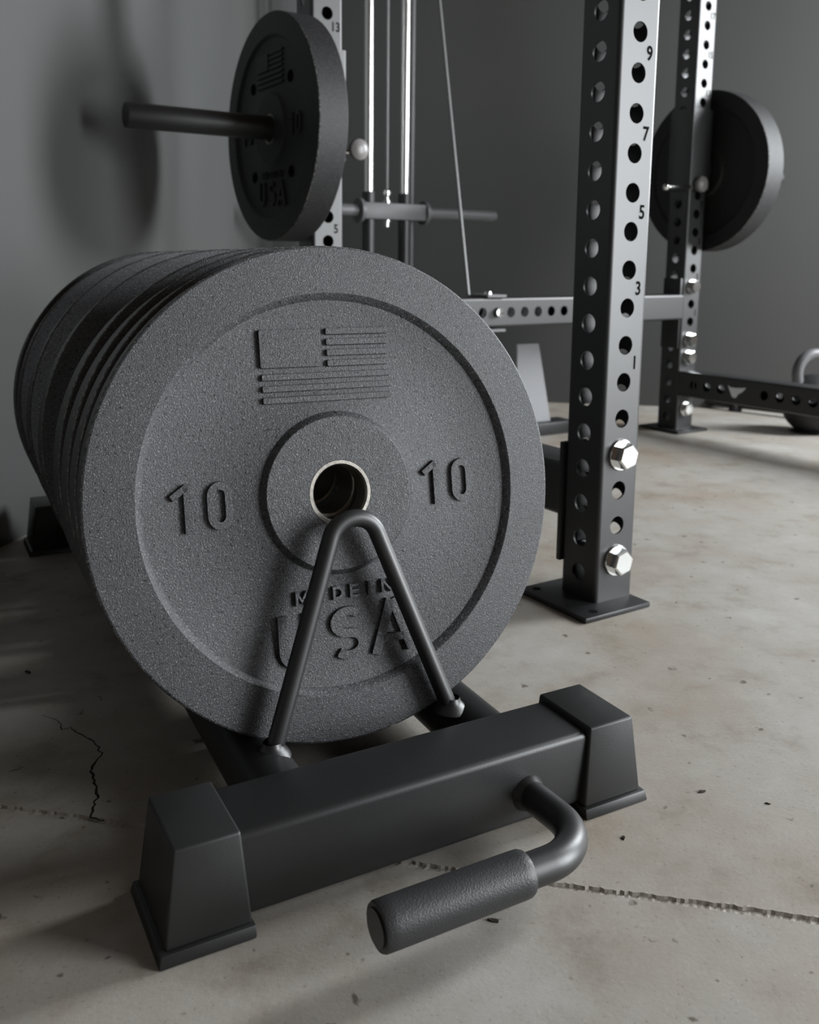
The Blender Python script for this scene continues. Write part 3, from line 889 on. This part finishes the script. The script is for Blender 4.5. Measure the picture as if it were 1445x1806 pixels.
# foot plate of the low row
fp = empty('foot_plate', R2W(Vector((0.835, 1.0836, 0))), BE, 'small grey tapered foot plate standing on the floor past the rack', 'foot plate')
bm = bmesh.new()
c = [(-0.098, 0.0, 0.030), (0.032, 0.0, 0.030), (0.032, 0.006, 0.030), (-0.098, 0.006, 0.030), (-0.062, 0.05, 0.255), (0.020, 0.05, 0.255), (0.020, 0.056, 0.255), (-0.062, 0.056, 0.255)]
v, fs = hexa(bm, c)
bmesh.ops.bevel(bm, geom=list({e for f in fs for e in f.edges}), offset=0.002, segments=2, affect='EDGES')
def mat_tread():
    m, nt, p = new_mat('grey_tread_plate')
    p.inputs['Base Color'].default_value = (0.17, 0.17, 0.178, 1); p.inputs['Roughness'].default_value = 0.5
    co = coords(nt)
    mp = nt.nodes.new('ShaderNodeMapping'); mp.inputs['Rotation'].default_value = (0, radians(45), 0)
    nt.links.new(co, mp.inputs['Vector'])
    ck = nt.nodes.new('ShaderNodeTexChecker'); ck.inputs['Scale'].default_value = 55
    nt.links.new(mp.outputs['Vector'], ck.inputs['Vector'])
    bump(nt, ck.outputs['Fac'], 0.4, 0.0015, p)
    return m
mesh_obj('tread', bm, mat_tread(), fp)
bm = bmesh.new()
box(bm, -0.115, 0.095, -0.030, 0.045, 0.0, 0.036, 0.003, 2)
mesh_obj('base', bm, M_POWDER, fp)

# ------------------------------------------------------------------ kettlebell and low rail at the right
kb = empty('kettlebell', (1.185, 2.665, 0), 0.3, 'black kettlebell with a pale handle beyond the low rack beam', 'kettlebell')
bm = bmesh.new()
prof = [(0, 0), (0.052, 0.0), (0.060, 0.004)] + [(0.088 * cos(radians(a)), 0.084 + 0.088 * sin(radians(a))) for a in range(-60, 90, 10)] + [(0, 0.172)]
lathe(bm, prof, 40)
mesh_obj('bell', bm, M_RUB_DARK, kb)
bm = bmesh.new()
hp = fillet([(-0.055, 0, 0.125), (-0.076, 0, 0.232), (0.076, 0, 0.232), (0.055, 0, 0.125)], [0.055, 0.055], 10)
tube(bm, hp, 0.0155, 20)
kh = mesh_obj('handle', bm, M_GREYSTEEL, kb)
kh['label'] = 'pale grey looped handle'
bm = bmesh.new()
lathe(bm, [(0.074, 0.128), (0.0775, 0.130), (0.0690, 0.144), (0.064, 0.145)], 40, closed=True)
mesh_obj('colour_band', bm, M_PURPLE, kb)

lr = empty('floor_rail', (1.0958, 3.0504, 0), 0, 'thin dark low rail on the floor near the back wall, past the rack beam', 'rail')
bm = bmesh.new()
tube(bm, [(-0.075, 0.075, 0.022), (0.30, -0.29, 0.022)], 0.012, 14)
mesh_obj('bar', bm, M_POWDER, lr)
bm = bmesh.new()
lathe(bm, [(0, 0), (0.020, 0), (0.022, 0.004), (0.018, 0.018), (0.012, 0.024), (0, 0.026)], 18)
mesh_obj('foot', bm, M_RUB_DARK, lr)
bm = bmesh.new()
lathe(bm, [(0, 0), (0.020, 0), (0.022, 0.004), (0.018, 0.018), (0.012, 0.024), (0, 0.026)], 18, Matrix.Translation((0.26, -0.252, 0)))
mesh_obj('foot', bm, M_RUB_DARK, lr)

# ------------------------------------------------------------------ small dry debris on the slab
def chip(p, r, seed):
    random.seed(seed)
    bm = bmesh.new()
    n = 8
    top = [bm.verts.new((r * random.uniform(0.5, 1.2) * cos(2 * pi * k / n), 0.45 * r * random.uniform(0.6, 1.1) * sin(2 * pi * k / n), 0.0004 + random.uniform(0, 0.0012))) for k in range(n)]
    lo = [bm.verts.new((v.co.x, v.co.y, 0.0)) for v in top]
    bm.faces.new(top); bm.faces.new(lo[::-1])
    for k in range(n): bm.faces.new((lo[k], lo[(k + 1) % n], top[(k + 1) % n], top[k]))
    o = mesh_obj('debris_chip', bm, M_CHIP, smooth=False)
    o.location = (p[0], p[1], 0.0); o.rotation_euler = (0, 0, random.uniform(0, 3))
    return o
chips = [((0.2726, 0.7795), 0.0042, 'dark curled debris chip on the concrete right of the right end cap'),
         ((0.1849, 0.7095), 0.0034, 'dark debris chip on the concrete below the right end cap'),
         ((0.3274, 0.7616), 0.0026, 'tiny debris chip on the concrete at the far right foreground'),
         ((0.0667, 0.6080), 0.0050, 'dark debris chip on the concrete between the handle grip and the joint'),
         ((-0.4452, 1.0146), 0.0060, 'dark debris chip on the concrete at the left edge beside the plates')]
for i, (p, r, lab) in enumerate(chips):
    tag(chip(p, r, 20 + i), lab, 'debris')
